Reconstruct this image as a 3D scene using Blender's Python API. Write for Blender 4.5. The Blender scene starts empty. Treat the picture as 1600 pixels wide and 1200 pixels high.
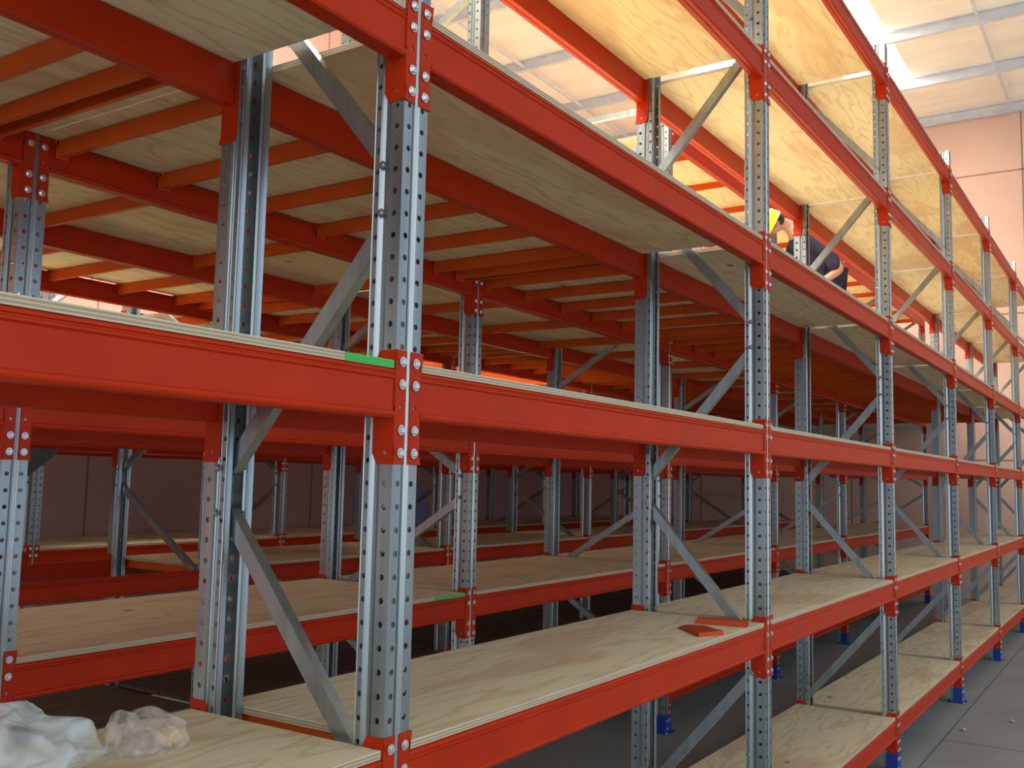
import bpy, bmesh, math, random
from mathutils import Vector, Matrix
random.seed(7)
PI = math.pi
scene = bpy.context.scene
COL = scene.collection

# ------------------------------------------------------------------ camera
cam_d = bpy.data.cameras.new('camera'); cam = bpy.data.objects.new('camera', cam_d); COL.objects.link(cam)
Rv = Vector((0.54759171, -0.83647469, 0.02129374)); Uv = Vector((-0.09318067, -0.03567051, 0.99501004)); Fv = Vector((0.83154115, 0.54684341, 0.09747615))
M = Matrix((Rv, Uv, -Fv)).transposed().to_4x4(); M.translation = Vector((-1.623, -1.372, 1.742)); cam.matrix_world = M
cam_d.sensor_fit = 'HORIZONTAL'; cam_d.sensor_width = 36; cam_d.lens = 1521.76/1600*36; cam_d.clip_start = .05; cam_d.clip_end = 200
scene.camera = cam

# ------------------------------------------------------------------ world, light, exposure
world = bpy.data.worlds.new('daylight'); scene.world = world; world.use_nodes = True
wt = world.node_tree; bg = wt.nodes['Background']; bg.inputs[1].default_value = 1.65
# daylight outside the open front: brightest low in one direction, duller around it
wtc = wt.nodes.new('ShaderNodeTexCoord'); wdot = wt.nodes.new('ShaderNodeVectorMath'); wdot.operation = 'DOT_PRODUCT'
wdot.inputs[1].default_value = Vector((-.58, -.68, .55)).normalized(); wt.links.new(wtc.outputs['Generated'], wdot.inputs[0])
wr = wt.nodes.new('ShaderNodeValToRGB'); wt.links.new(wdot.outputs['Value'], wr.inputs[0])
for e_, (p_, c_) in zip([wr.color_ramp.elements[0], wr.color_ramp.elements[1], wr.color_ramp.elements.new(.5), wr.color_ramp.elements.new(.8)],
    [(0, (.30, .36, .42, 1)), (1, (3.0, 3.1, 3.05, 1)), (.5, (.55, .70, .95, 1)), (.8, (1.05, 1.2, 1.35, 1))]): e_.position = p_; e_.color = c_
wt.links.new(wr.outputs[0], bg.inputs[0])
SKYLIGHT = 17.0
scene.view_settings.view_transform = 'Standard'; scene.view_settings.look = 'None'
scene.view_settings.gamma = 1; scene.view_settings.use_curve_mapping = False
scene.view_settings.exposure = 0.0

# ------------------------------------------------------------------ measures (metres)
W = 2.415; PW = .084; PD = .080; PITCH = .05
ROWS = [(0.0, .6085), (1.5343, 2.546), (3.4926, 4.4934), (5.433, 6.435)]     # front and rear face of each rack row
L = {'m': .319, '0': 1.152, '1': 1.977, '2': 2.792, '3': 3.633, '4': 4.475}
L4B = 4.363; BT = .0175; BH = .108
ROOF = 8.03; ENDX = 15.66; BACKY = 7.2

# ------------------------------------------------------------------ materials
def new_mat(name, rough=.5, metal=0., color=(.5, .5, .5)):
    m = bpy.data.materials.new(name); m.use_nodes = True
    b = m.node_tree.nodes['Principled BSDF']
    b.inputs['Base Color'].default_value = (*color, 1); b.inputs['Roughness'].default_value = rough; b.inputs['Metallic'].default_value = metal
    return m, m.node_tree, b
def nd(t, typ, **kw):
    n = t.nodes.new(typ)
    for k, v in kw.items():
        if k in n.inputs.keys() if isinstance(k, str) and hasattr(n, 'inputs') else False: n.inputs[k].default_value = v
        else: setattr(n, k, v)
    return n
def coords(t, scale=(1, 1, 1), rand=True):
    tc = nd(t, 'ShaderNodeTexCoord'); mp = nd(t, 'ShaderNodeMapping'); mp.inputs['Scale'].default_value = scale
    if rand:
        oi = nd(t, 'ShaderNodeObjectInfo'); mul = nd(t, 'ShaderNodeVectorMath', operation='SCALE'); mul.inputs['Scale'].default_value = 37.
        cmb = nd(t, 'ShaderNodeCombineXYZ'); t.links.new(oi.outputs['Random'], cmb.inputs[0]); t.links.new(oi.outputs['Random'], cmb.inputs[1])
        t.links.new(cmb.outputs[0], mul.inputs[0])
        add = nd(t, 'ShaderNodeVectorMath', operation='ADD'); t.links.new(tc.outputs['Object'], add.inputs[0]); t.links.new(mul.outputs[0], add.inputs[1])
        t.links.new(add.outputs[0], mp.inputs[0])
    else: t.links.new(tc.outputs['Object'], mp.inputs[0])
    return mp.outputs[0], tc
def ramp(t, src, stops):
    r = nd(t, 'ShaderNodeValToRGB'); el = r.color_ramp.elements
    while len(el) < len(stops): el.new(.5)
    for e, (p, c) in zip(el, stops): e.position = p; e.color = (*c, 1) if len(c) == 3 else c
    t.links.new(src, r.inputs[0]); return r.outputs[0]
def mixc(t, fac, a, b, mode='MIX'):
    m = nd(t, 'ShaderNodeMix', data_type='RGBA', blend_type=mode)
    for s, v in ((0, fac), (6, a), (7, b)):
        if hasattr(v, 'is_linked'): t.links.new(v, m.inputs[s])
        else: m.inputs[s].default_value = v if s == 0 else (*v, 1)
    return m.outputs[2]

def mat_plywood():
    m, t, b = new_mat('pine_plywood', .62)
    v, tc = coords(t, (.55, 3.2, 1))
    n1 = nd(t, 'ShaderNodeTexNoise', Scale=1.3, Detail=3.0, Roughness=.5); t.links.new(v, n1.inputs['Vector'])
    # growth-ring figure: contour bands of a stretched noise field
    mu = nd(t, 'ShaderNodeMath', operation='MULTIPLY'); t.links.new(n1.outputs[0], mu.inputs[0]); mu.inputs[1].default_value = 70.
    sn = nd(t, 'ShaderNodeMath', operation='SINE'); t.links.new(mu.outputs[0], sn.inputs[0])
    ring = ramp(t, sn.outputs[0], [(.0, (0, 0, 0)), (.55, (.25, .25, .25)), (1., (1, 1, 1))])
    v2, _ = coords(t, (2.2, 60, 1))
    n2 = nd(t, 'ShaderNodeTexNoise', Scale=2., Detail=4.0, Roughness=.6); t.links.new(v2, n2.inputs['Vector'])
    base = mixc(t, ring, (.86, .78, .545), (.75, .625, .40))
    fine = ramp(t, n2.outputs[0], [(.35, (.84, .81, .76)), (.65, (1, 1, 1))])
    c = mixc(t, .6, base, fine, 'MULTIPLY')
    v3, _ = coords(t, (.8, 2.6, 1))
    n3 = nd(t, 'ShaderNodeTexNoise', Scale=1.1, Detail=1.0); t.links.new(v3, n3.inputs['Vector'])
    patch = ramp(t, n3.outputs[0], [(.55, (0, 0, 0)), (.6, (1, 1, 1))])
    c = mixc(t, patch, c, mixc(t, .5, c, (.66, .44, .27)))
    # knots
    v4, _ = coords(t, (1.1, 1.9, .01))
    vo = nd(t, 'ShaderNodeTexVoronoi', Scale=1.6); t.links.new(v4, vo.inputs['Vector'])
    kn = ramp(t, vo.outputs['Distance'], [(.03, (1, 1, 1)), (.06, (0, 0, 0))])
    c = mixc(t, kn, c, (.24, .12, .05))
    # per-board tint
    oi = nd(t, 'ShaderNodeObjectInfo')
    tint = ramp(t, oi.outputs['Random'], [(0, (.90, .87, .84)), (.5, (1, 1, 1)), (1, (1.0, .93, .80))])
    c = mixc(t, 1., c, tint, 'MULTIPLY')
    # plies on the edges: only where the normal is horizontal
    geo = nd(t, 'ShaderNodeNewGeometry'); sp = nd(t, 'ShaderNodeSeparateXYZ'); t.links.new(geo.outputs['Normal'], sp.inputs[0])
    ab = nd(t, 'ShaderNodeMath', operation='ABSOLUTE'); t.links.new(sp.outputs[2], ab.inputs[0])
    lt = nd(t, 'ShaderNodeMath', operation='LESS_THAN'); t.links.new(ab.outputs[0], lt.inputs[0]); lt.inputs[1].default_value = .5
    sz = nd(t, 'ShaderNodeSeparateXYZ'); t.links.new(tc.outputs['Object'], sz.inputs[0])
    m5 = nd(t, 'ShaderNodeMath', operation='MULTIPLY'); t.links.new(sz.outputs[2], m5.inputs[0]); m5.inputs[1].default_value = 2*PI/.0070
    s5 = nd(t, 'ShaderNodeMath', operation='SINE'); t.links.new(m5.outputs[0], s5.inputs[0])
    ply = ramp(t, s5.outputs[0], [(.3, (.36, .28, .17)), (.7, (.58, .50, .35))])
    c = mixc(t, lt.outputs[0], c, ply)
    t.links.new(c, b.inputs['Base Color'])
    return m
def mat_paint(name, color, rough=.33):
    m, t, b = new_mat(name, rough, 0, color); b.inputs['Specular IOR Level'].default_value = .15
    v, _ = coords(t, (1, 1, 1))
    n = nd(t, 'ShaderNodeTexNoise', Scale=6., Detail=3.0); t.links.new(v, n.inputs['Vector'])
    c = ramp(t, n.outputs[0], [(.35, tuple(x*.88 for x in color)), (.65, color)])
    t.links.new(c, b.inputs['Base Color'])
    r = nd(t, 'ShaderNodeMapRange'); r.inputs[3].default_value = rough-.06; r.inputs[4].default_value = rough+.12
    t.links.new(n.outputs[0], r.inputs[0]); t.links.new(r.outputs[0], b.inputs['Roughness'])
    return m
def mat_galv():
    m, t, b = new_mat('galvanised_steel', .3, .85, (.60, .63, .65))
    v, _ = coords(t, (1, 1, .06))
    n = nd(t, 'ShaderNodeTexNoise', Scale=30., Detail=3.0); t.links.new(v, n.inputs['Vector'])
    c = ramp(t, n.outputs[0], [(.3, (.28, .315, .315)), (.7, (.38, .415, .41))])
    t.links.new(c, b.inputs['Base Color'])
    r = nd(t, 'ShaderNodeMapRange'); r.inputs[3].default_value = .24; r.inputs[4].default_value = .38
    t.links.new(n.outputs[0], r.inputs[0]); t.links.new(r.outputs[0], b.inputs['Roughness'])
    return m
def mat_noise(name, c1, c2, scale=3., rough=.8, bump=0., detail=4., sc=(1, 1, 1)):
    m, t, b = new_mat(name, rough)
    v, _ = coords(t, sc, False)
    n = nd(t, 'ShaderNodeTexNoise', Scale=scale, Detail=detail); t.links.new(v, n.inputs['Vector'])
    t.links.new(ramp(t, n.outputs[0], [(.35, c1), (.65, c2)]), b.inputs['Base Color'])
    if bump:
        bp = nd(t, 'ShaderNodeBump'); bp.inputs['Strength'].default_value = bump; bp.inputs['Distance'].default_value = .05
        t.links.new(n.outputs[0], bp.inputs['Height']); t.links.new(bp.outputs[0], b.inputs['Normal'])
    return m
PLY = mat_plywood()
RED = mat_paint('orange_red_enamel', (.47, .026, .0022), .36)
ORANGE = mat_paint('orange_enamel', (.66, .095, .010), .45)
PRIMER = mat_paint('dull_orange_red_enamel', (.50, .07, .02), .5)
BLUE = mat_paint('blue_enamel', (.02, .055, .30), .4)
GREEN = mat_paint('green_paint', (.06, .48, .09), .6)
GALV = mat_galv()
BOLT = new_mat('zinc_bolt', .28, .9, (.72, .73, .74))[0]
CONC = mat_noise('concrete_floor', (.23, .255, .25), (.30, .325, .315), 1.1, .62)
WALLM = mat_noise('salmon_precast', (.58, .38, .30), (.64, .43, .345), .7, .85)
CLAD = mat_noise('grey_cladding', (.42, .44, .50), (.48, .50, .56), .7, .8)
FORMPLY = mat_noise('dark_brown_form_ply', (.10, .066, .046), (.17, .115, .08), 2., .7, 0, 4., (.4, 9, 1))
WALLB = mat_noise('mauve_precast', (.50, .27, .23), (.54, .30, .255), .7, .85)
JOINT = new_mat('joint_sealant', .8, 0, (.25, .15, .11))[0]
FOIL = mat_noise('roof_blanket', (.80, .77, .70), (.90, .88, .82), 2.4, .7, .6, 5., (1, .35, 1))
PURL = mat_paint('purlin_grey', (.62, .66, .72), .45)
DARK = new_mat('black_stair_steel', .5, .2, (.022, .026, .028))[0]
HANDR = mat_paint('pale_grey_paint', (.42, .46, .50), .5)
def mat_emit(name, col, s):
    m, t, b = new_mat(name, .5, 0, col)
    b.inputs['Emission Color'].default_value = (*col, 1); b.inputs['Emission Strength'].default_value = s
    return m
SKYL = mat_emit('translucent_roof_sheet', (1.0, .93, .80), SKYLIGHT)

# ------------------------------------------------------------------ mesh helpers
def box(bm, x0, x1, y0, y1, z0, z1, mi=0):
    vs = [bm.verts.new((x, y, z)) for z in (z0, z1) for y in (y0, y1) for x in (x0, x1)]
    for f in ((0, 2, 3, 1), (4, 5, 7, 6), (0, 1, 5, 4), (2, 6, 7, 3), (0, 4, 6, 2), (1, 3, 7, 5)):
        fa = bm.faces.new([vs[i] for i in f]); fa.material_index = mi
def prism(bm, prof, p0, p1, ax, ay, closed=True, mi=0):
    """sweep a 2-D profile from p0 to p1; profile axes ax, ay"""
    p0, p1, ax, ay = map(Vector, (p0, p1, ax, ay))
    a = [bm.verts.new(p0+ax*u+ay*v) for u, v in prof]; b = [bm.verts.new(p1+ax*u+ay*v) for u, v in prof]
    n = len(prof)
    for i in range(n if closed else n-1):
        bm.faces.new((a[i], a[(i+1) % n], b[(i+1) % n], b[i])).material_index = mi
    if closed: bm.faces.new(a[::-1]).material_index = mi; bm.faces.new(b).material_index = mi
def channel(bm, p0, p1, ax, ay, w, h, t, mi=0):
    """C section: web width w along ax, flanges depth h along ay"""
    prism(bm, [(0, 0), (w, 0), (w, h), (w-t, h), (w-t, t), (t, t), (t, h), (0, h)], p0, p1, ax, ay, True, mi)
def tube(bm, pts, r, n=8, mi=0):
    pts = [Vector(p) for p in pts]; rings = []
    for i, p in enumerate(pts):
        d = (pts[min(i+1, len(pts)-1)]-pts[max(i-1, 0)]).normalized()
        u = d.orthogonal().normalized(); v = d.cross(u)
        if rings:
            u = lastu-d*lastu.dot(d); u.normalize(); v = d.cross(u)
        lastu = u; rr = r[i] if isinstance(r, (list, tuple)) else r
        rings.append([bm.verts.new(p+(u*math.cos(2*PI*k/n)+v*math.sin(2*PI*k/n))*rr) for k in range(n)])
    for a, b in zip(rings, rings[1:]):
        for k in range(n): bm.faces.new((a[k], a[(k+1) % n], b[(k+1) % n], b[k])).material_index = mi
    bm.faces.new(rings[0][::-1]).material_index = mi; bm.faces.new(rings[-1]).material_index = mi
def hexbolt(bm, c, r=.0085, h=.007, axis=(0, -1, 0)):
    a = Vector(axis); u = a.orthogonal().normalized(); v = a.cross(u); c = Vector(c)
    def ring(rr, off, n, ph=0): return [bm.verts.new(c+a*off+(u*math.cos(2*PI*(k+ph)/n)+v*math.sin(2*PI*(k+ph)/n))*rr) for k in range(n)]
    w0 = ring(r*1.35, 0, 12); w1 = ring(r*1.35, .0015, 12)
    for k in range(12): bm.faces.new((w0[k], w0[(k+1) % 12], w1[(k+1) % 12], w1[k]))
    bm.faces.new(w1)
    h0 = ring(r, .0015, 6); h1 = ring(r, h*.8, 6); h2 = ring(r*.8, h, 6)
    for p, q in ((h0, h1), (h1, h2)):
        for k in range(6): bm.faces.new((p[k], p[(k+1) % 6], q[(k+1) % 6], q[k]))
    bm.faces.new(h2)
def perf_strip(bm, O, U, V, width, n, holes, uc, r, pitch=PITCH):
    """flat strip of n cells along V; holes = set of cell ids (or None for all) with a round hole at u = uc"""
    O, U, V = Vector(O), Vector(U), Vector(V)
    prev = None
    def P(u, v): return bm.verts.new(O+U*u+V*v)
    for k in range(n):
        v0, v1 = k*pitch, (k+1)*pitch; vm = (v0+v1)/2
        if prev is None: b = [P(0, v0), P(uc, v0), P(width, v0)]
        else: b = prev
        tp = [P(0, v1), P(uc, v1), P(width, v1)]
        if holes is None or k in holes:
            ml, mr = P(0, vm), P(width, vm)
            out = [mr, tp[2], tp[1], tp[0], ml, b[0], b[1], b[2]]
            ci = [P(uc+r*math.cos(i*PI/4), vm+r*math.sin(i*PI/4)) for i in range(8)]
            for i in range(8): bm.faces.new((out[i], out[(i+1) % 8], ci[(i+1) % 8], ci[i]))
        else:
            bm.faces.new((b[0], b[1], b[2], tp[2], tp[1], tp[0]))
        prev = tp
def mesh_of(name, bm, mats, smooth=False):
    bmesh.ops.recalc_face_normals(bm, faces=bm.faces)
    me = bpy.data.meshes.new(name); bm.to_mesh(me); bm.free()
    for m in (mats if isinstance(mats, (list, tuple)) else [mats]): me.materials.append(m)
    if smooth: me.shade_smooth()
    return me
def obj(name, me, parent=None, loc=(0, 0, 0), rz=0., label=None):
    o = bpy.data.objects.new(name, me); COL.objects.link(o); o.location = loc; o.rotation_euler = (0, 0, rz)
    if parent: o.parent = parent
    if label: o['label'] = label
    return o
def tag(o, label, cat, group=None, kind=None):
    o['label'] = label; o['category'] = cat
    if group: o['group'] = group
    if kind: o['kind'] = kind
    return o
def empty(name, loc, rz=0): return obj(name, None, None, loc, rz)
def struct(name, me, loc=(0, 0, 0)):
    o = obj(name, me, None, loc); o['kind'] = 'structure'; return o

# ------------------------------------------------------------------ the building
def quick(fn, name, mats, smooth=False):
    bm = bmesh.new(); fn(bm); return mesh_of(name, bm, mats, smooth)
struct('floor', quick(lambda b: box(b, -9, ENDX+.2, -9, BACKY+.2, -.2, 0), 'floor', CONC))
def fj(b):
    box(b, -9, ENDX, -.086, -.080, 0, .0012)
    for x in (-3.5, 1.2, 5.9, 10.6): box(b, x, x+.005, -9, -.086, 0, .0012)
struct('trim_1', quick(fj, 'floor_joint', new_mat('saw_cut', .9, 0, (.06, .065, .065))[0]))
struct('wall_right', quick(lambda b: box(b, ENDX, ENDX+.2, -9, BACKY+.2, 0, ROOF), 'wall_right', WALLM))
struct('wall_back', quick(lambda b: box(b, -9, ENDX, BACKY, BACKY+.2, 0, ROOF), 'wall_back', WALLB))
def ej(b):
    for z in (2.2, 4.55, 6.90): box(b, ENDX-.003, ENDX, -9, BACKY, z, z+.022)
    for y in (-5.3, -2.55, .2, 2.95, 5.7): box(b, ENDX-.003, ENDX, y, y+.022, 0, ROOF)
struct('trim_2', quick(ej, 'panel_joints_end', JOINT))
def bj(b):
    for z in (2.2, 4.55, 6.90): box(b, -9, ENDX, BACKY-.003, BACKY, z, z+.022)
    for x in range(-8, 16, 3): box(b, x, x+.022, BACKY-.003, BACKY, 0, ROOF)
struct('trim_3', quick(bj, 'panel_joints_back', JOINT))
# roof: blanket between translucent strips that run across the purlins
SKY = [(1.5, 2.4), (2.8, 4.3)]; SKX = [14.1, 12.3]
def roofm(b):
    ys = [-9]+[v for s in SKY for v in s]+[BACKY+.2]
    for y0, y1 in zip(ys[::2], ys[1::2]):
        box(b, -9, ENDX+.2, y0, y1, ROOF, ROOF+.12)
    for (y0, y1), xe in zip(SKY, SKX): box(b, xe, ENDX+.2, y0, y1, ROOF, ROOF+.12); box(b, -9, -6, y0, y1, ROOF, ROOF+.12)
struct('ceiling', quick(roofm, 'ceiling', FOIL))
struct('wall_left', quick(lambda b: (box(b, -5.2, -5, 1.2, BACKY, 2.75, ROOF), box(b, -5.2, -5, 6.6, BACKY, 0, 2.75)), 'wall_left', CLAD))
for i, (y0, y1) in enumerate(SKY):
    struct('window_%d' % (i+1), quick(lambda b: box(b, -6, SKX[i], y0, y1, ROOF+.02, ROOF+.03), 'roof_light', SKYL))
for k in range(11):
    x = ENDX-.02-k*1.79
    bm = bmesh.new(); channel(bm, (x, -9, ROOF-.165), (x, BACKY, ROOF-.165), (0, 0, 1), (-1, 0, 0), .165, .065, .004)
    struct('trim_%d' % (k+4), mesh_of('purlin', bm, PURL))
# sag rods between purlins
k = 0
for y in (-2.4, .32, 3.04, 6.3):
    for i in range(8):
        x1 = ENDX-.02-i*1.79; bm = bmesh.new()
        box(bm, x1-1.79, x1-.066, y, y+.035, ROOF-.13, ROOF-.126); box(bm, x1-1.79, x1-.066, y, y+.004, ROOF-.126, ROOF-.10)
        struct('trim_%d' % (k+20), mesh_of('sag_brace', bm, PURL)); k += 1

# ------------------------------------------------------------------ upright frames
NC = 93; HP = NC*PITCH
def upright_mesh():
    bm = bmesh.new(); Z = (0, 0, 1); h = NC*PITCH
    def plain(p, q):
        p, q = Vector((*p, 0)), Vector((*q, 0)); vs = [bm.verts.new(x) for x in (p, q, q+Vector((0, 0, h)), p+Vector((0, 0, h)))]; bm.faces.new(vs)
    def perf(p, q, uc, r):
        p, q = Vector((*p, 0)), Vector((*q, 0)); w = (q-p).length; perf_strip(bm, p, (q-p)/w, Z, w, NC, None, uc, r)
    def half(f):
        plain(f(.017, .080), f(0, .080)); perf(f(0, .080), f(0, .061), .0095, .0062)
        plain(f(0, .061), f(.007, .055)); plain(f(.007, .055), f(.007, .046)); plain(f(.007, .046), f(0, .041))
        perf(f(0, .041), f(0, 0), .021, .0070)
        perf(f(0, 0), f(.0345, 0), .019, .0070)
        plain(f(.0345, 0), f(.038, .007))
    half(lambda x, y: (x, y)); half(lambda x, y: (PW-x, y)); plain((.038, .007), (.046, .007))
    bmesh.ops.remove_doubles(bm, verts=bm.verts, dist=.0004)
    bmesh.ops.recalc_face_normals(bm, faces=bm.faces)
    bmesh.ops.solidify(bm, geom=list(bm.faces), thickness=.0018)
    return mesh_of('upright', bm, GALV)
UPR = upright_mesh()
def foot_mesh():
    bm = bmesh.new()
    box(bm, -.025, PW+.025, -.03, PD+.02, 0, .006)
    box(bm, -.004, PW+.004, -.006, -.002, .006, .12); box(bm, -.006, -.002, -.006, .06, .006, .12); box(bm, PW+.002, PW+.006, -.006, .06, .006, .12)
    return mesh_of('foot_plate', bm, BLUE)
FOOT = foot_mesh()
def foot_bolts():
    bm = bmesh.new()
    hexbolt(bm, (.022, -.006, .085)); hexbolt(bm, (.062, -.006, .085)); hexbolt(bm, (.022, -.006, .03)); hexbolt(bm, (-.016, -.02, .006), axis=(0, 0, 1))
    return mesh_of('foot_bolt', bm, BOLT)
FBOLT = foot_bolts()
BR = {}
def brace_mesh(D, up):
    key = (round(D, 3), up)
    if key in BR: return BR[key]
    bm = bmesh.new(); s = .686; g = .055
    y0, z0, y1, z1 = (.055, g, D-.055, s-g) if up else (D-.055, g, .055, s-g)
    d = Vector((0, y1-y0, z1-z0)).normalized(); side = Vector((1, 0, 0)).cross(d)
    p0 = Vector((.026, y0, z0))-side*.02; p1 = Vector((.026, y1, z1))-side*.02
    channel(bm, p0, p1, side, (1, 0, 0), .040, .030, .002)
    for y, z, sg in ((y0, z0, 1), (y1, z1, -1)):
        q = Vector((.0, y, z)); hexbolt(bm, (-.003, y, z), .007, .006, (-1, 0, 0)); tube(bm, [(-.002, y, z), (PW, y, z)], .004, 6)
    BR[key] = mesh_of('brace', bm, GALV); return BR[key]
ST = {}
def strut_mesh(D):
    if D not in ST:
        bm = bmesh.new(); channel(bm, (.026, .05, 0), (.026, D-.05, 0), (0, 0, 1), (1, 0, 0), .040, .030, .002); ST[D] = mesh_of('strut', bm, GALV)
    return ST[D]
ROWN = ['front rack row beside the aisle', 'second rack row back', 'third rack row back', 'rack row nearest the back wall']
UPN = {-1: 'left of the foreground upright', 0: 'the large foreground upright'}
ORD = ['first', 'second', 'third', 'fourth', 'fifth', 'sixth', 'seventh']
def frame(r, i):
    y0, y1 = ROWS[r]; D = y1-y0; x = i*W
    e = empty('rack_frame', (x, y0, 0))
    if r == 0 and i == 0: lab = 'large galvanised rack frame in the left foreground, its uprights and braces largest of all'
    elif i < 0: lab = 'galvanised upright frame in the %s, beyond the left picture edge' % ROWS_S[r]
    elif i == 0: lab = 'galvanised upright frame in the %s, leftmost one in view' % ROWS_S[r]
    else: lab = 'galvanised upright frame in the %s, %s past the large foreground frame' % (ROWS_S[r], ORD[i-1])
    tag(e, lab, 'rack frame', 'galvanised upright frames of the racking')
    obj('upright', UPR, e, (0, 0, .002)); obj('upright', UPR, e, (PW, D, .002), PI)
    for loc, rz in (((0, 0, 0), 0), ((PW, D, 0), PI)):
        f = obj('foot_plate', FOOT, e, loc, rz, 'blue foot plate')
        if r == 0 or i < 4: obj('foot_bolt', FBOLT, f)
    flip = r in (1, 3)
    for k in range(-2, 4):
        rear_low = (k % 2 == 0) != flip
        obj('brace', brace_mesh(D, not rear_low), e, (0, 0, 1.70+.686*k))
    obj('strut', strut_mesh(D), e, (0, 0, .16)); obj('strut', strut_mesh(D), e, (0, 0, 4.53))
    return e

# ------------------------------------------------------------------ beams
TC = .0035
def rail_mesh(name='rail', length=W-PW-2*TC, h=BH, d=.046):
    bm = bmesh.new()
    prof = [(.0, .005), (-.001, .009), (.0, .014), (.005, .0175), (.005, h-.024), (.001, h-.020), (.001, h-.016), (.004, h-.0135), (.004, h-.011), (.001, h-.009), (.002, h-.004), (.010, h), (d, h), (d, 0), (d*.55, 0), (d*.5, .003), (d*.45, 0), (.004, 0)]
    prism(bm, [(a, z-h) for a, z in prof], (0, 0, 0), (length, 0, 0), (0, 1, 0), (0, 0, 1))
    return mesh_of(name, bm, RED)
RAIL = rail_mesh()
CZ = .042
def connector_mesh(right, bolts):
    """right=True: the beam end that meets the left side of an upright whose corner is the origin"""
    bm = bmesh.new()
    s = 1 if right else -1; ox = 0 if right else PW
    X = lambda u: ox+s*u
    perf_strip(bm, (X(-TC/2), -.003, CZ-.25), (s, 0, 0), (0, 0, 1), .0365, 5, {2, 4}if False else {2}, .0205, .0055)
    perf_strip(bm, (X(-TC/2), -.003, CZ-.25), (0, 1, 0), (0, 0, 1), .060, 5, {0, 4}, .026, .005)
    bmesh.ops.remove_doubles(bm, verts=bm.verts, dist=.0004)
    # trim the outer corners of the side flange
    for v in bm.verts:
        if v.co.y > .05 and (v.co.z > CZ-.001 or v.co.z < CZ-.249): v.co.y -= .012
    bmesh.ops.recalc_face_normals(bm, faces=bm.faces)
    bmesh.ops.solidify(bm, geom=list(bm.faces), thickness=.003)
    if bolts:
        for f in bm.faces: f.material_index = 0
        n = len(bm.faces)
        for dz in (.25-.025, .175, .075, .025): hexbolt(bm, (X(.019), -.005, CZ-.25+dz))
        bm.faces.ensure_lookup_table()
        for f in list(bm.faces)[n:]: f.material_index = 1
    return mesh_of('connector', bm, [RED, BOLT])
CON = {(a, b): connector_mesh(a, b) for a in (True, False) for b in (True, False)}
bmq = bmesh.new(); hexbolt(bmq, (0, -.005, 0)); ONEBOLT = mesh_of('bolt', bmq, BOLT)
LEVN = {'m': 'bottom shelf level', '0': 'chest height shelf level', '1': 'middle shelf level', '2': 'deck level above the middle shelf', '3': 'level above the deck', '4': 'topmost level'}
def bayn(i):
    return {-1: 'bay left of foreground upright', 0: 'bay right of foreground upright'}.get(i) or '%s bay past foreground upright' % ORD[i]
ROWS_S = ['front row', 'second row', 'third row', 'back row']
LEV_S = {'m': 'lowest level', '0': 'chest-high level', '1': 'middle level', '2': 'deck level', '3': 'level above deck', '4': 'top level'}
def beam(r, i, lev, side, z=None):
    """beam of row r in bay i, side 0 = aisle face of the row, 1 = its back"""
    z = L[lev] if z is None else z
    y = ROWS[r][side]; x0 = i*W; near = (r == 0 and i <= 1) or (r == 1 and i <= 0)
    if side == 0: e = empty('shelf_beam', (x0+PW, y, z))
    else: e = empty('shelf_beam', (x0+W, y, z), PI)
    sd = ('front', 'rear')[side]
    lab = 'red %s beam, %s, %s, %s' % (sd, LEV_S[lev], ROWS_S[r], bayn(i))
    tag(e, lab, 'shelf beam', 'red shelf beams across the rack bays')
    obj('rail', RAIL, e, (TC, -.004, 0))
    # local frame: left upright corner at x=-PW, right upright corner at x=W-PW
    cl = obj('connector', CON[(False, not near)], e, (-PW, 0, 0)); cr = obj('connector', CON[(True, not near)], e, (W-PW, 0, 0))
    if near:
        for c, xx in ((cl, PW-.019), (cr, .019)):
            for dz in (.225, .175, .075, .025): obj('bolt', ONEBOLT, c, (xx, 0, CZ-.25+dz), 0, 'zinc hexagon bolt head')
    return e

# ------------------------------------------------------------------ plywood boards
BM = {}
def board_mesh(w, d, paint=0):
    key = (round(w, 3), round(d, 3), paint)
    if key not in BM:
        bm = bmesh.new(); r = 1.5e-3
        box(bm, 0, w, 0, d, 0, BT)
        bmesh.ops.bevel(bm, geom=list(bm.edges), offset=.0008, segments=1, affect='EDGES')
        me = mesh_of('plywood_board', bm, [PLY]); BM[key] = me
    return BM[key]
def paint_part(board, x0, x1):
    bm = bmesh.new(); box(bm, x0, x1, -.0012, .0, .0006, BT-.0006)
    obj('paint_mark', mesh_of('paint_mark', bm, GREEN), board, (0, 0, 0), 0, 'green painted end of the board edge')
def board(x, y, z, w, d, lab, grp):
    o = obj('plywood_board', board_mesh(w, d), None, (x, y, z)); tag(o, lab, 'plywood board', grp); return o
def shelf_board(r, i, lev, z=None):
    z = L[lev] if z is None else z
    y0, y1 = ROWS[r]; g = .014 if z == L4B else .004
    return board(i*W+PW+g, y0+.001, z+(.0034 if lev == '2' or z == L4B else .0006), W-PW-2*g, y1-y0-.002, 'plywood shelf board, %s, %s, %s' % (LEV_S[lev], ROWS_S[r], bayn(i)), 'plywood shelf boards on the racks')
def gap_board(g, i, z, lev='2'):
    y0, y1 = ROWS[g][1], (ROWS[g+1][0] if g < 3 else BACKY-.02)
    return board(i*W+.003+PW/2, y0+.001, z+.0034, W-.006, y1-y0-.001, ('plywood deck board between %s and %s, %s' % (ROWS_S[g].replace(' row', ''), ROWS_S[g+1], bayn(i)) if g < 3 else 'plywood deck board between back row and wall, %s' % bayn(i)), 'plywood walkway boards between the rack rows')

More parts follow.
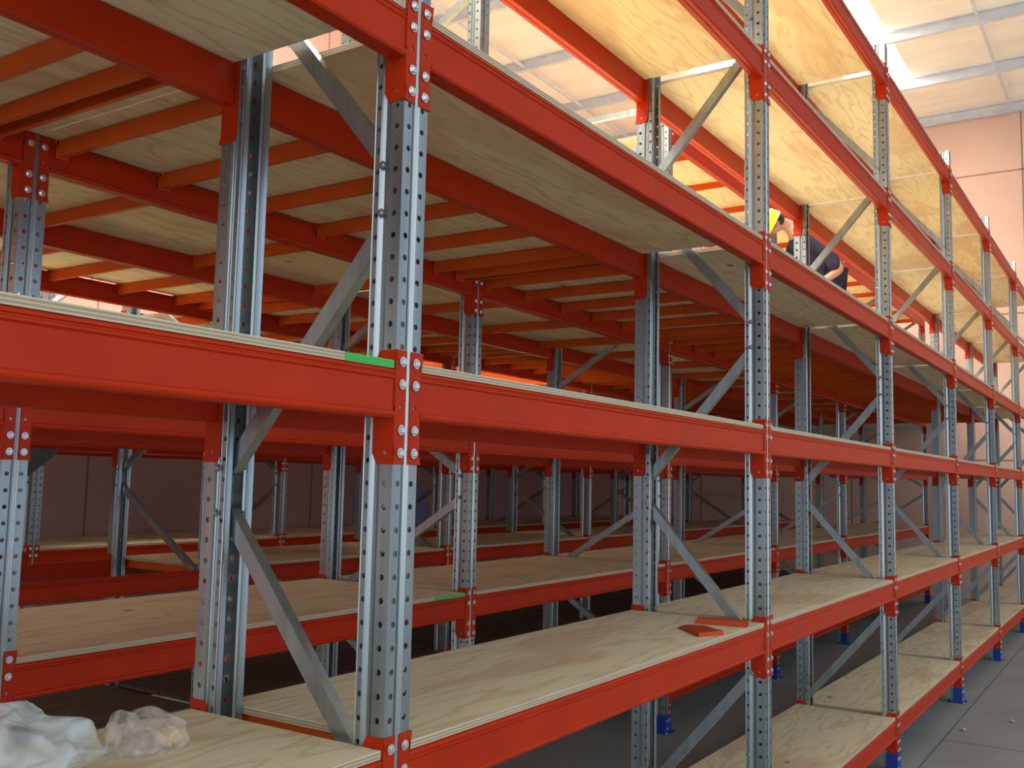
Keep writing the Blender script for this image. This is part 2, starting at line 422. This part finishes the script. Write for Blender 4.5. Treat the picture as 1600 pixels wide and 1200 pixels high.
# ------------------------------------------------------------------ orange support bars
SB = {}
def bar_mesh(length, wide=False):
    key = (round(length, 3), wide)
    if key not in SB:
        bm = bmesh.new(); t = .002; h = .052; w = .075 if wide else .032
        prof = [(0, 0), (w, 0), (w, -t), (t, -t), (t, -h+t), (w*.55, -h+t), (w*.55, -h+.009), (w*.55+t, -h+.009), (w*.55+t, -h), (0, -h)] if not wide else \
               [(0, 0), (w, 0), (w, -h), (w-.014, -h), (w-.014, -h+t), (w-t, -h+t), (w-t, -t), (t, -t), (t, -h+t), (.014, -h+t), (.014, -h), (0, -h)]
        prism(bm, prof, (0, .003, 0), (0, length-.003, 0), (1, 0, 0), (0, 0, 1))
        for y, s in ((0, 1), (length, -1)):          # hooked end plates resting on the beams
            box(bm, -.006, w+.006, min(y, y+s*.003), max(y, y+s*.003), -h-.004, .0)
            box(bm, -.012, w+.012, min(y, y-s*.022), max(y, y-s*.022), 0.0001, .0030)
            box(bm, -.012, w+.012, min(y, y+s*.003), max(y, y+s*.003), -.012, .0030)
        SB[key] = mesh_of('support_bar', bm, ORANGE)
    return SB[key]
BARN = ['first', 'second', 'third', 'fourth', 'fifth', 'sixth', 'seventh', 'eighth']
def bars(x0, y0, y1, z, fr, where, grp='orange support bars under the decking'):
    for n, f in enumerate(fr):
        wide = f > .9 and len(fr) > 6
        o = obj('support_bar', bar_mesh(y1-y0, wide), None, (x0+f*W, y0, z))
        tag(o, 'orange support bar, %s in %s' % (BARN[n], where), 'support bar', grp)

F_ALL = (.045, .205, .37, .53, .70, .86, .935)
F_ROW = (.09, .25, .42, .59, .76, .93)
NB = 6                                             # bays 0..5 to the last frame, plus bay -1
# rows and their frames
for r, lo in ((0, -1), (1, -1), (2, 0), (3, 0)):
    for i in range(lo, NB+1):
        if i < 0 and r > 0: pass
        frame(r, i)
for i in range(-1, NB):
    for s in (0, 1):
        for lev in ('0', '1', '2', '3'): beam(0, i, lev, s)
        if i >= 0: beam(0, i, '4', s)
        if i >= 1: beam(0, i, 'm', s)
    for lev in ('0', '1', '2', '3'): 
        b = shelf_board(0, i, lev)
        if lev == '1' and i == -1: paint_part(b, W-PW-.008-.155, W-PW-.009)
    if i >= 0: shelf_board(0, i, '4')
    if i >= 1: shelf_board(0, i, 'm')
for r in (1, 2, 3):
    for i in range(-1 if r == 1 else 0, NB):
        for s in (0, 1):
            for lev in ('0', '1', '2'): beam(r, i, lev, s)
            if (r == 1 and i >= 2) or (r == 2 and i >= 0): beam(r, i, 'm', s)
            if r == 1 and i >= 2: beam(r, i, '4', s, L4B)
        if not (r == 2 and i == 0) and not (r == 3 and i < 0):
            b = shelf_board(r, i, '0')
            if r == 1 and i == 0: paint_part(b, W-PW-.008-.25, W-PW-.009)
        shelf_board(r, i, '1')
        if r == 1 and i >= 2: shelf_board(r, i, '4', L4B); bars(i*W, ROWS[1][0]+.042, ROWS[1][1]-.042, L4B, (.25, .59, .93), 'second row top, %s' % bayn(i).replace('foreground upright', 'upright'))
        if r == 1 and i >= 2: shelf_board(r, i, 'm')
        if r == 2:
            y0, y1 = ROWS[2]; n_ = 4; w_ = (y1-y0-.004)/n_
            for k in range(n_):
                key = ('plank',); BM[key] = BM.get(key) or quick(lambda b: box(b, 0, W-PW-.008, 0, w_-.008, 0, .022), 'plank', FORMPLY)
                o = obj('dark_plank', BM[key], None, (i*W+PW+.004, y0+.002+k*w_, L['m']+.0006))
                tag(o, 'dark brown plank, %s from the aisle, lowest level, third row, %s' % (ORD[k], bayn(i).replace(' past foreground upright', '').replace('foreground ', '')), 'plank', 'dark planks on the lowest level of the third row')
        if r in (1, 2) and not (r == 2 and i < 1): 
            bars(i*W, ROWS[r][0]+.042, ROWS[r][1]-.042, L['2'], (.25, .59, .93) if r == 1 else F_ROW, '%s deck, %s' % (ROWS_S[r], bayn(i).replace('foreground upright', 'upright')))
            if not (r == 2 and i == 2): shelf_board(r, i, '2')
        if r == 3: shelf_board(r, i, '2')
for g in (0, 1, 2, 3):
    for i in range(-1, NB):
        if g == 2 and i == 0: continue                       # stair opening
        if g == 2 and i == 1:
            board(3.42, ROWS[2][1]+.001, L['2']+.0034, 2*W+PW/2-3.424, ROWS[3][0]-ROWS[2][1]-.001, 'plywood deck board at the head of the dark staircase', 'plywood walkway boards between the rack rows')
            bars(3.42-.05*W, ROWS[2][1]+.004, ROWS[3][0]-.004, L['2'], (.08, .2, .37, .55), 'deck at the stair head'); continue
        gap_board(g, i, L['2'])
        if g == 3: continue
        bars(i*W, ROWS[g][1]+.004, ROWS[g+1][0]-.004, L['2'], F_ALL, '%s walkway, %s' % (('first', 'second', 'third')[g], bayn(i).replace('foreground upright', 'upright')))
# deck boards that close the space between the last frames and the end wall, on a wall ledger
struct('trim_3', quick(lambda b: (box(b, ENDX-.05, ENDX, 1.6, BACKY, L['2']-.05, L['2']-.045), box(b, ENDX-.005, ENDX, 1.6, BACKY, L['2']-.045, L['2'])), 'ledger', PURL))
spans = [(ROWS[0][1]+.001, ROWS[1][0]), (ROWS[1][0]+.001, ROWS[1][1]), (ROWS[1][1]+.001, ROWS[2][0]), (ROWS[2][0]+.001, ROWS[2][1]), (ROWS[2][1]+.001, ROWS[3][0]), (ROWS[3][0]+.001, BACKY-.02)]
for k, (ya, yb) in enumerate(spans[1:]):
    board(NB*W+PW+.03, ya, L['2']+.0034, ENDX-NB*W-PW-.04, yb-ya, 'short plywood deck board by the far end wall, %s one from the aisle' % ORD[k], 'short deck boards by the end wall')
# two red cross bars that show at open board ends
o = obj('support_bar', bar_mesh(ROWS[0][1]-.084), None, (PW+.03, .042, L['0']-.0035)); tag(o, 'orange-red cross bar under left end of foreground plywood shelf', 'support bar')
o = obj('support_bar', bar_mesh(ROWS[2][1]-ROWS[2][0]-.084), None, (W+PW+.03, ROWS[2][0]+.042, L['0']-.0035)); tag(o, 'orange cross bar under the open board end seen through the left bay', 'support bar')

# ------------------------------------------------------------------ staircase to the deck
st = empty('staircase', (1.5, 4.72, 0)); tag(st, 'dark steel staircase rising to the deck behind the left bay', 'staircase')
A0 = Vector((.45, 0, .0)); slope = 1.178/1.411; ang = math.atan(slope)
xa = 1.935-1.672/slope-.25; top_z = L['2']; n = 14
def stringer(y):
    bm = bmesh.new(); x1 = xa+(top_z+.2)/slope
    pts = [(xa+.25, 0), (x1+.25, top_z+.2-0.0), (x1-.15, top_z+.2), (xa-.12, .0)]
    vs = [bm.verts.new((x-1.5, y, z)) for x, z in pts]; vs2 = [bm.verts.new((x-1.5, y+.045, z)) for x, z in pts]
    bm.faces.new(vs); bm.faces.new(vs2[::-1])
    for a in range(4): bm.faces.new((vs[a], vs[(a+1) % 4], vs2[(a+1) % 4], vs2[a]))
    return mesh_of('stringer', bm, DARK)
obj('stringer', stringer(0), st); obj('stringer', stringer(.58), st)
for k in range(n):
    z = (k+1)*top_z/n; x = xa+z/slope-.02-1.5; bm = bmesh.new()
    box(bm, x, x+.26, .045, .58, z-.03, z); obj('tread', mesh_of('tread', bm, DARK), st)
for y in (.02, .60):
    bm = bmesh.new()
    tube(bm, [(xa-1.5+.1, y, .95), (xa-1.5+.1+top_z/slope, y, top_z+.95), (xa-1.5+.7+top_z/slope, y, top_z+1.0)], .02)
    for f in (.05, .35, .65, .98): 
        z = top_z*f; tube(bm, [(xa-1.5+.1+z/slope, y, z+.05), (xa-1.5+.1+z/slope, y, z+.95)], .018)
    obj('handrail', mesh_of('handrail', bm, HANDR), st, label='pale grey handrail')

# ------------------------------------------------------------------ papers on the back wall
for (x0, x1, z0, z1, w) in ((9.04, 9.27, 1.08, 1.57, 'right'), (7.76, 7.9, 1.08, 1.57, 'left')):
    bm = bmesh.new(); box(bm, x0, x1, BACKY-.012, BACKY-.004, z0, z1)
    o = obj('notice_sheet', mesh_of('notice_sheet', bm, mat_paint('pale_blue_sheet', (.30, .32, .62), .5))); tag(o, 'pale blue sheet on the shaded back wall, %s one of the two' % w, 'notice')

# ------------------------------------------------------------------ loose red brackets on the foreground shelf
zb = L['0']+BT+.001
bm = bmesh.new()
pts = [(2.031, .221), (2.115, .227), (2.148, .164), (1.985, .015), (1.87, .066)]
lo = [bm.verts.new((x, y, zb)) for x, y in pts]; hi = [bm.verts.new((x, y, zb+.004+(.012 if k in (3, 4) else 0))) for k, (x, y) in enumerate(pts)]
bm.faces.new(lo[::-1]); bm.faces.new(hi)
for k in range(5): bm.faces.new((lo[k], lo[(k+1) % 5], hi[(k+1) % 5], hi[k]))
o = obj('steel_plate', mesh_of('steel_plate', bm, PRIMER)); tag(o, 'flat orange-red steel plate lying on the foreground plywood shelf', 'bracket')
bm = bmesh.new(); a = Vector((2.19, .214, zb)); b = Vector((2.235, .012, zb)); d = (b-a).normalized(); s = Vector((d.y, -d.x, 0))
channel(bm, a+Vector((0, 0, .0)), b, -s, (0, 0, 1), .055, .022, .003)
o = obj('steel_bracket', mesh_of('steel_bracket', bm, PRIMER)); tag(o, 'narrow orange-red channel bracket on the foreground shelf beside the upright', 'bracket')

# ------------------------------------------------------------------ plastic bags
def mat_film(name, col, lo, hi):
    m, t, b = new_mat(name, .18, 0, col)
    v, _ = coords(t, (1, 1.6, 1), False)
    n = nd(t, 'ShaderNodeTexNoise', Scale=9., Detail=2.0, Roughness=.45, Distortion=.6); t.links.new(v, n.inputs['Vector'])
    sb = nd(t, 'ShaderNodeMath', operation='SUBTRACT'); t.links.new(n.outputs[0], sb.inputs[0]); sb.inputs[1].default_value = .5
    ab = nd(t, 'ShaderNodeMath', operation='ABSOLUTE'); t.links.new(sb.outputs[0], ab.inputs[0])      # sharp crease lines
    bp = nd(t, 'ShaderNodeBump'); bp.inputs['Strength'].default_value = .7; bp.inputs['Distance'].default_value = .03
    t.links.new(ab.outputs[0], bp.inputs['Height']); t.links.new(bp.outputs[0], b.inputs['Normal'])
    tr = nd(t, 'ShaderNodeBsdfTransparent'); tl = nd(t, 'ShaderNodeBsdfTranslucent'); tl.inputs[0].default_value = (*col, 1); t.links.new(bp.outputs[0], tl.inputs['Normal'])
    m1 = nd(t, 'ShaderNodeMixShader'); m1.inputs[0].default_value = .4; t.links.new(b.outputs[0], m1.inputs[1]); t.links.new(tl.outputs[0], m1.inputs[2])
    m2 = nd(t, 'ShaderNodeMixShader')
    mr = nd(t, 'ShaderNodeMapRange'); mr.inputs[1].default_value = .0; mr.inputs[2].default_value = .16; mr.inputs[3].default_value = hi; mr.inputs[4].default_value = lo
    t.links.new(ab.outputs[0], mr.inputs[0]); t.links.new(mr.outputs[0], m2.inputs[0]); t.links.new(tr.outputs[0], m2.inputs[1]); t.links.new(m1.outputs[0], m2.inputs[2])
    t.links.new(m2.outputs[0], t.nodes['Material Output'].inputs[0]); return m
from mathutils import noise
def bag(name, c, rx, ry, rz_, rot, seed, film, lab, peaks):
    bm = bmesh.new(); bmesh.ops.create_icosphere(bm, subdivisions=6, radius=1)
    for v in bm.verts:
        d = v.co.normalized(); o_ = Vector((seed, seed*1.7, 0))
        q = d*1.0+o_
        rdg = 1-abs(noise.noise(q*2.1))*2; rdg2 = 1-abs(noise.noise(q*5.3))*2
        rd3 = 1-abs(noise.noise(Vector((q.x*3.3, q.y*1.5, q.z*1.2))))*2; s = .86+.24*(1-abs(noise.noise(q*1.5))*2)+.12*rd3+.2*noise.noise(q*1.1)
        p = Vector((d.x*rx*s, d.y*ry*s, d.z*rz_*s))
        for (px, py, h, w) in peaks:
            g = math.exp(-((d.x-px)**2+(d.y-py)**2)/w)
            if d.z > 0: p.z += h*g
        p.z = max(p.z, -.55*rz_)+ (.0)
        v.co = p
    zmin = min(v.co.z for v in bm.verts)
    for v in bm.verts: v.co.z -= zmin
    o = obj(name, mesh_of(name, bm, film, True), None, (c[0], c[1], L['0']+BT+.0015), rot); tag(o, lab, 'plastic bag'); return o
FILM1 = mat_film('clear_white_film', (.86, .95, .95), .28, .72); FILM2 = mat_film('thin_film', (.90, .88, .86), .12, .52)
bag('plastic_bag', (-.60, .42), .17, .12, .078, -.35, 3.1, FILM1, 'crumpled translucent white plastic bag at the lower left corner on plywood', [(-.1, .3, .03, .1), (.6, -.1, .015, .05)])
b2 = bag('plastic_bag', (-.285, .40), .078, .075, .036, .2, 8.4, FILM2, 'thin clear plastic bag with cream contents, right of the white bag', [(-.5, .5, .022, .25), (.5, .5, .02, .25)])
bm = bmesh.new(); bmesh.ops.create_icosphere(bm, subdivisions=3, radius=1)
for v in bm.verts: v.co = Vector((v.co.x*.055, v.co.y*.03, v.co.z*.022+.022))*(1+.12*noise.noise(v.co*3))
obj('bag_contents', mesh_of('bag_contents', bm, mat_noise('cream_foam', (.62, .40, .16), (.80, .70, .42), 12, .7), True), b2, (.03, -.035, .003), .5, 'cream and tan contents showing through')
for (x, y, z, lab) in ((6.278, -.15, .0, 'small scrap of paper on the aisle floor, nearer the racks'), (6.798, -.412, 0, 'small scrap of paper on the aisle floor by the right edge')):
    bm = bmesh.new()
    vs = [[bm.verts.new((.035*(a-1)+.006*((b*7+a*3) % 3), .02*(b-1), .004+.012*abs(a-1)*(1 if b % 2 else .4))) for a in range(3)] for b in range(3)]
    for a in range(2):
        for b in range(2): bm.faces.new((vs[a][b], vs[a][b+1], vs[a+1][b+1], vs[a+1][b]))
    bmesh.ops.solidify(bm, geom=list(bm.faces), thickness=.002)
    for v in bm.verts: v.co.z -= 0.0
    m_ = mesh_of('paper_scrap', bm, new_mat('white_paper', .7, 0, (.75, .76, .74))[0]); zm = min(v.co.z for v in m_.vertices)
    o = obj('paper_scrap', m_, None, (x, y, .0015-zm)); tag(o, lab, 'litter')

# ------------------------------------------------------------------ yellow hard hat shape
def hat():
    bm = bmesh.new(); n = 28; rows = []
    prof = [(.0, .125), (.045, .120), (.085, .098), (.108, .062), (.116, .02), (.118, .0), (.140, -.008), (.141, -.012), (.116, -.006), (.112, .02), (.1, .06), (.0, .115)]
    for r_, z in prof:
        rows.append([bm.verts.new((r_*1.18*math.cos(2*PI*k/n)*(1.0+(.22 if r_ > .13 and abs(k-0) in range(0, 5) else 0)), r_*math.sin(2*PI*k/n), z)) for k in range(n)])
    for a, b in zip(rows, rows[1:]):
        for k in range(n): bm.faces.new((a[k], a[(k+1) % n], b[(k+1) % n], b[k]))
    bmesh.ops.remove_doubles(bm, verts=bm.verts, dist=.0005)
    sh = mesh_of('shell', bm, new_mat('hi_vis_yellow_plastic', .35, 0, (.80, .86, .03))[0], True)
    bm = bmesh.new()
    for w in (-.03, 0, .03): tube(bm, [(-.12*math.cos(a)*1.15, w, .124*math.sin(a)+.004) for a in [.35+k*.24 for k in range(11)]], .006, 6)
    return sh, mesh_of('ridge', bm, sh.materials[0], True)
sh, rg = hat()

# ------------------------------------------------------------------ worker
def skin_body(name, joints, edges, mat, sub=2):
    me = bpy.data.meshes.new(name); me.from_pydata([j[0] for j in joints], edges, []); me.materials.append(mat)
    o = obj(name, me); md = o.modifiers.new('s', 'SKIN'); sv = me.skin_vertices[0].data
    for k, j in enumerate(joints):
        r = j[1]; sv[k].radius = r if isinstance(r, tuple) else (r, r); sv[k].use_root = (k == 0)
    o.modifiers.new('u', 'SUBSURF').levels = sub; o.modifiers['u'].render_levels = sub
    dg = bpy.context.evaluated_depsgraph_get(); me2 = bpy.data.meshes.new_from_object(o.evaluated_get(dg)); me2.name = name
    for p in me2.polygons: p.use_smooth = True
    if not me2.materials: me2.materials.append(mat)
    bpy.data.objects.remove(o); return me2
SKIN = mat_noise('skin', (.50, .27, .18), (.56, .31, .21), 20, .5)
NAVY = mat_noise('navy_cotton', (.018, .020, .050), (.030, .032, .072), 8, .9)
TROU = mat_noise('dark_trousers', (.02, .022, .03), (.035, .037, .045), 8, .9)
HAIR = mat_noise('dark_hair', (.015, .01, .008), (.03, .02, .015), 40, .6)
BOOT = new_mat('work_boot', .6, 0, (.05, .03, .02))[0]
FZ = L['2']+BT+.006
wk = empty('person', (7.37, 1.03, FZ), 2.214)     # stoops on the deck between the rows, faces local +x
tag(wk, 'person in navy shirt and yellow hard hat stooping on the deck behind the racks', 'person')
body_j = [((0, 0, .86), .12), ((.06, 0, .97), .12), ((.18, 0, 1.10), (.13, .12)), ((.30, 0, 1.20), (.13, .10)), ((.37, 0, 1.275), .07), ((.43, 0, 1.325), .054), ((.495, 0, 1.335), .075), ((.56, 0, 1.31), .085), ((.585, 0, 1.255), .066)]
edges = [(k, k+1) for k in range(8)]
ARM = {1: [(.28, .17, 1.17), (.14, .245, 1.03), (.03, .265, .86), (.13, .25, .79), (.23, .225, .73)], -1: [(.28, -.17, 1.17), (.31, -.215, 1.04), (.31, -.23, .91), (.345, -.16, .82), (.37, -.10, .74)]}
LEG = lambda s: [(.02, s*.095, .80), (.09, s*.12, .63), (.14, s*.13, .47), (.06, s*.13, .28), (.0, s*.13, .09), (.06, s*.135, .045), (.19, s*.14, .035)]
for s in (1, -1):
    b0 = len(body_j); body_j += list(zip(ARM[s], (.07, .050, .043, .036, .027))); edges += [(3, b0)]+[(b0+k, b0+k+1) for k in range(4)]
    b1 = len(body_j); body_j += list(zip(LEG(s), (.09, .078, .060, .052, .04, .038, .032))); edges += [(0, b1)]+[(b1+k, b1+k+1) for k in range(6)]
obj('body', skin_body('body', body_j, edges, SKIN), wk, label='bare forearms, neck and face')
sj = [((.04, 0, .78), (.135, .13)), ((.05, 0, .87), (.14, .135)), ((.08, 0, .97), (.15, .14)), ((.18, 0, 1.10), (.17, .15)), ((.285, 0, 1.19), (.165, .13)), ((.35, 0, 1.235), .095)]
se = [(k, k+1) for k in range(5)]
for s in (1, -1):
    b0 = len(sj); A_ = [Vector(p) for p in ARM[s]]
    sj += [(A_[0], .092), (A_[1], .074), (A_[2].lerp(A_[3], .30), .060)]; se += [(4, b0), (b0, b0+1), (b0+1, b0+2)]
obj('shirt', skin_body('shirt', sj, se, NAVY), wk, label='navy short-sleeved shirt')
tj = [((.03, 0, .82), .115)]; te = []
for s in (1, -1):
    b1 = len(tj); tj += list(zip(LEG(s)[:5], (.095, .09, .076, .068, .062))); te += [(0, b1)]+[(b1+k, b1+k+1) for k in range(4)]
obj('trousers', skin_body('trousers', tj, te, NAVY), wk)
for s in (1, -1):
    obj('boot', skin_body('boot', [((.0, s*.13, .13), .056), ((.0, s*.13, .060), .052), ((.10, s*.135, .052), .050), ((.20, s*.14, .047), .044)], [(0, 1), (1, 2), (2, 3)], BOOT), wk)
    wr_ = Vector(ARM[s][4]); fd = (wr_-Vector(ARM[s][3])).normalized(); sd = Vector((0, 0, 1)).cross(fd).normalized(); dn = fd.cross(sd)*-1
    if dn.z > 0: dn = -dn
    obj('hand', skin_body('hand', [(wr_-fd*.01, (.022, .028)), (wr_+fd*.035, (.017, .036)), (wr_+fd*.07, (.014, .036))], [(0, 1), (1, 2)], SKIN), wk)
    for f in range(4):
        ln = (.88, 1., 1.05, .8)[f]; o0 = wr_+fd*.07+sd*(-.030+.02*f)
        obj('finger', skin_body('finger', [(o0, .0095), (o0+(fd*.034+dn*.010)*ln, .009), (o0+(fd*.052+dn*.034)*ln, .008), (o0+(fd*.048+dn*.056)*ln, .0065)], [(0, 1), (1, 2), (2, 3)], SKIN, 1), wk)
    o0 = wr_+fd*.022-sd*s*.030; obj('thumb', skin_body('thumb', [(o0, .011), (o0+fd*.026-sd*s*.020+dn*.008, .010), (o0+fd*.048-sd*s*.022+dn*.028, .008)], [(0, 1), (1, 2)], SKIN, 1), wk)
def ell(name, c, r, mat, rot=None):
    bm = bmesh.new(); bmesh.ops.create_uvsphere(bm, u_segments=20, v_segments=14, radius=1)
    for v in bm.verts: v.co = Vector((v.co.x*r[0]+c[0], v.co.y*r[1]+c[1], v.co.z*r[2]+c[2]))
    return obj(name, mesh_of(name, bm, mat, True), wk)
ell('hair', (.535, 0, 1.345), (.090, .086, .082), HAIR)
bm = bmesh.new(); tube(bm, [(.645, 0, 1.31), (.668, 0, 1.262), (.645, 0, 1.252)], [.010, .015, .012]); obj('nose', mesh_of('nose', bm, SKIN, True), wk)
EYE = new_mat('eye_white', .2, 0, (.7, .7, .7))[0]
for s in (1, -1): ell('eye', (.642, s*.033, 1.302), (.012, .013, .012), EYE); ell('ear', (.545, s*.090, 1.30), (.02, .012, .032), SKIN)
bm = bmesh.new(); tube(bm, [(.640, -.025, 1.225), (.655, 0, 1.222), (.640, .025, 1.225)], [.004, .007, .004]); obj('mouth', mesh_of('mouth', bm, new_mat('lips', .5, 0, (.35, .12, .1))[0], True), wk)
hh = obj('hard_hat', sh, wk, (.580, 0, 1.320)); hh.rotation_euler = (0, 1.12, 0); hh['label'] = 'yellow hard hat'
rr = obj('ridge', rg, hh)
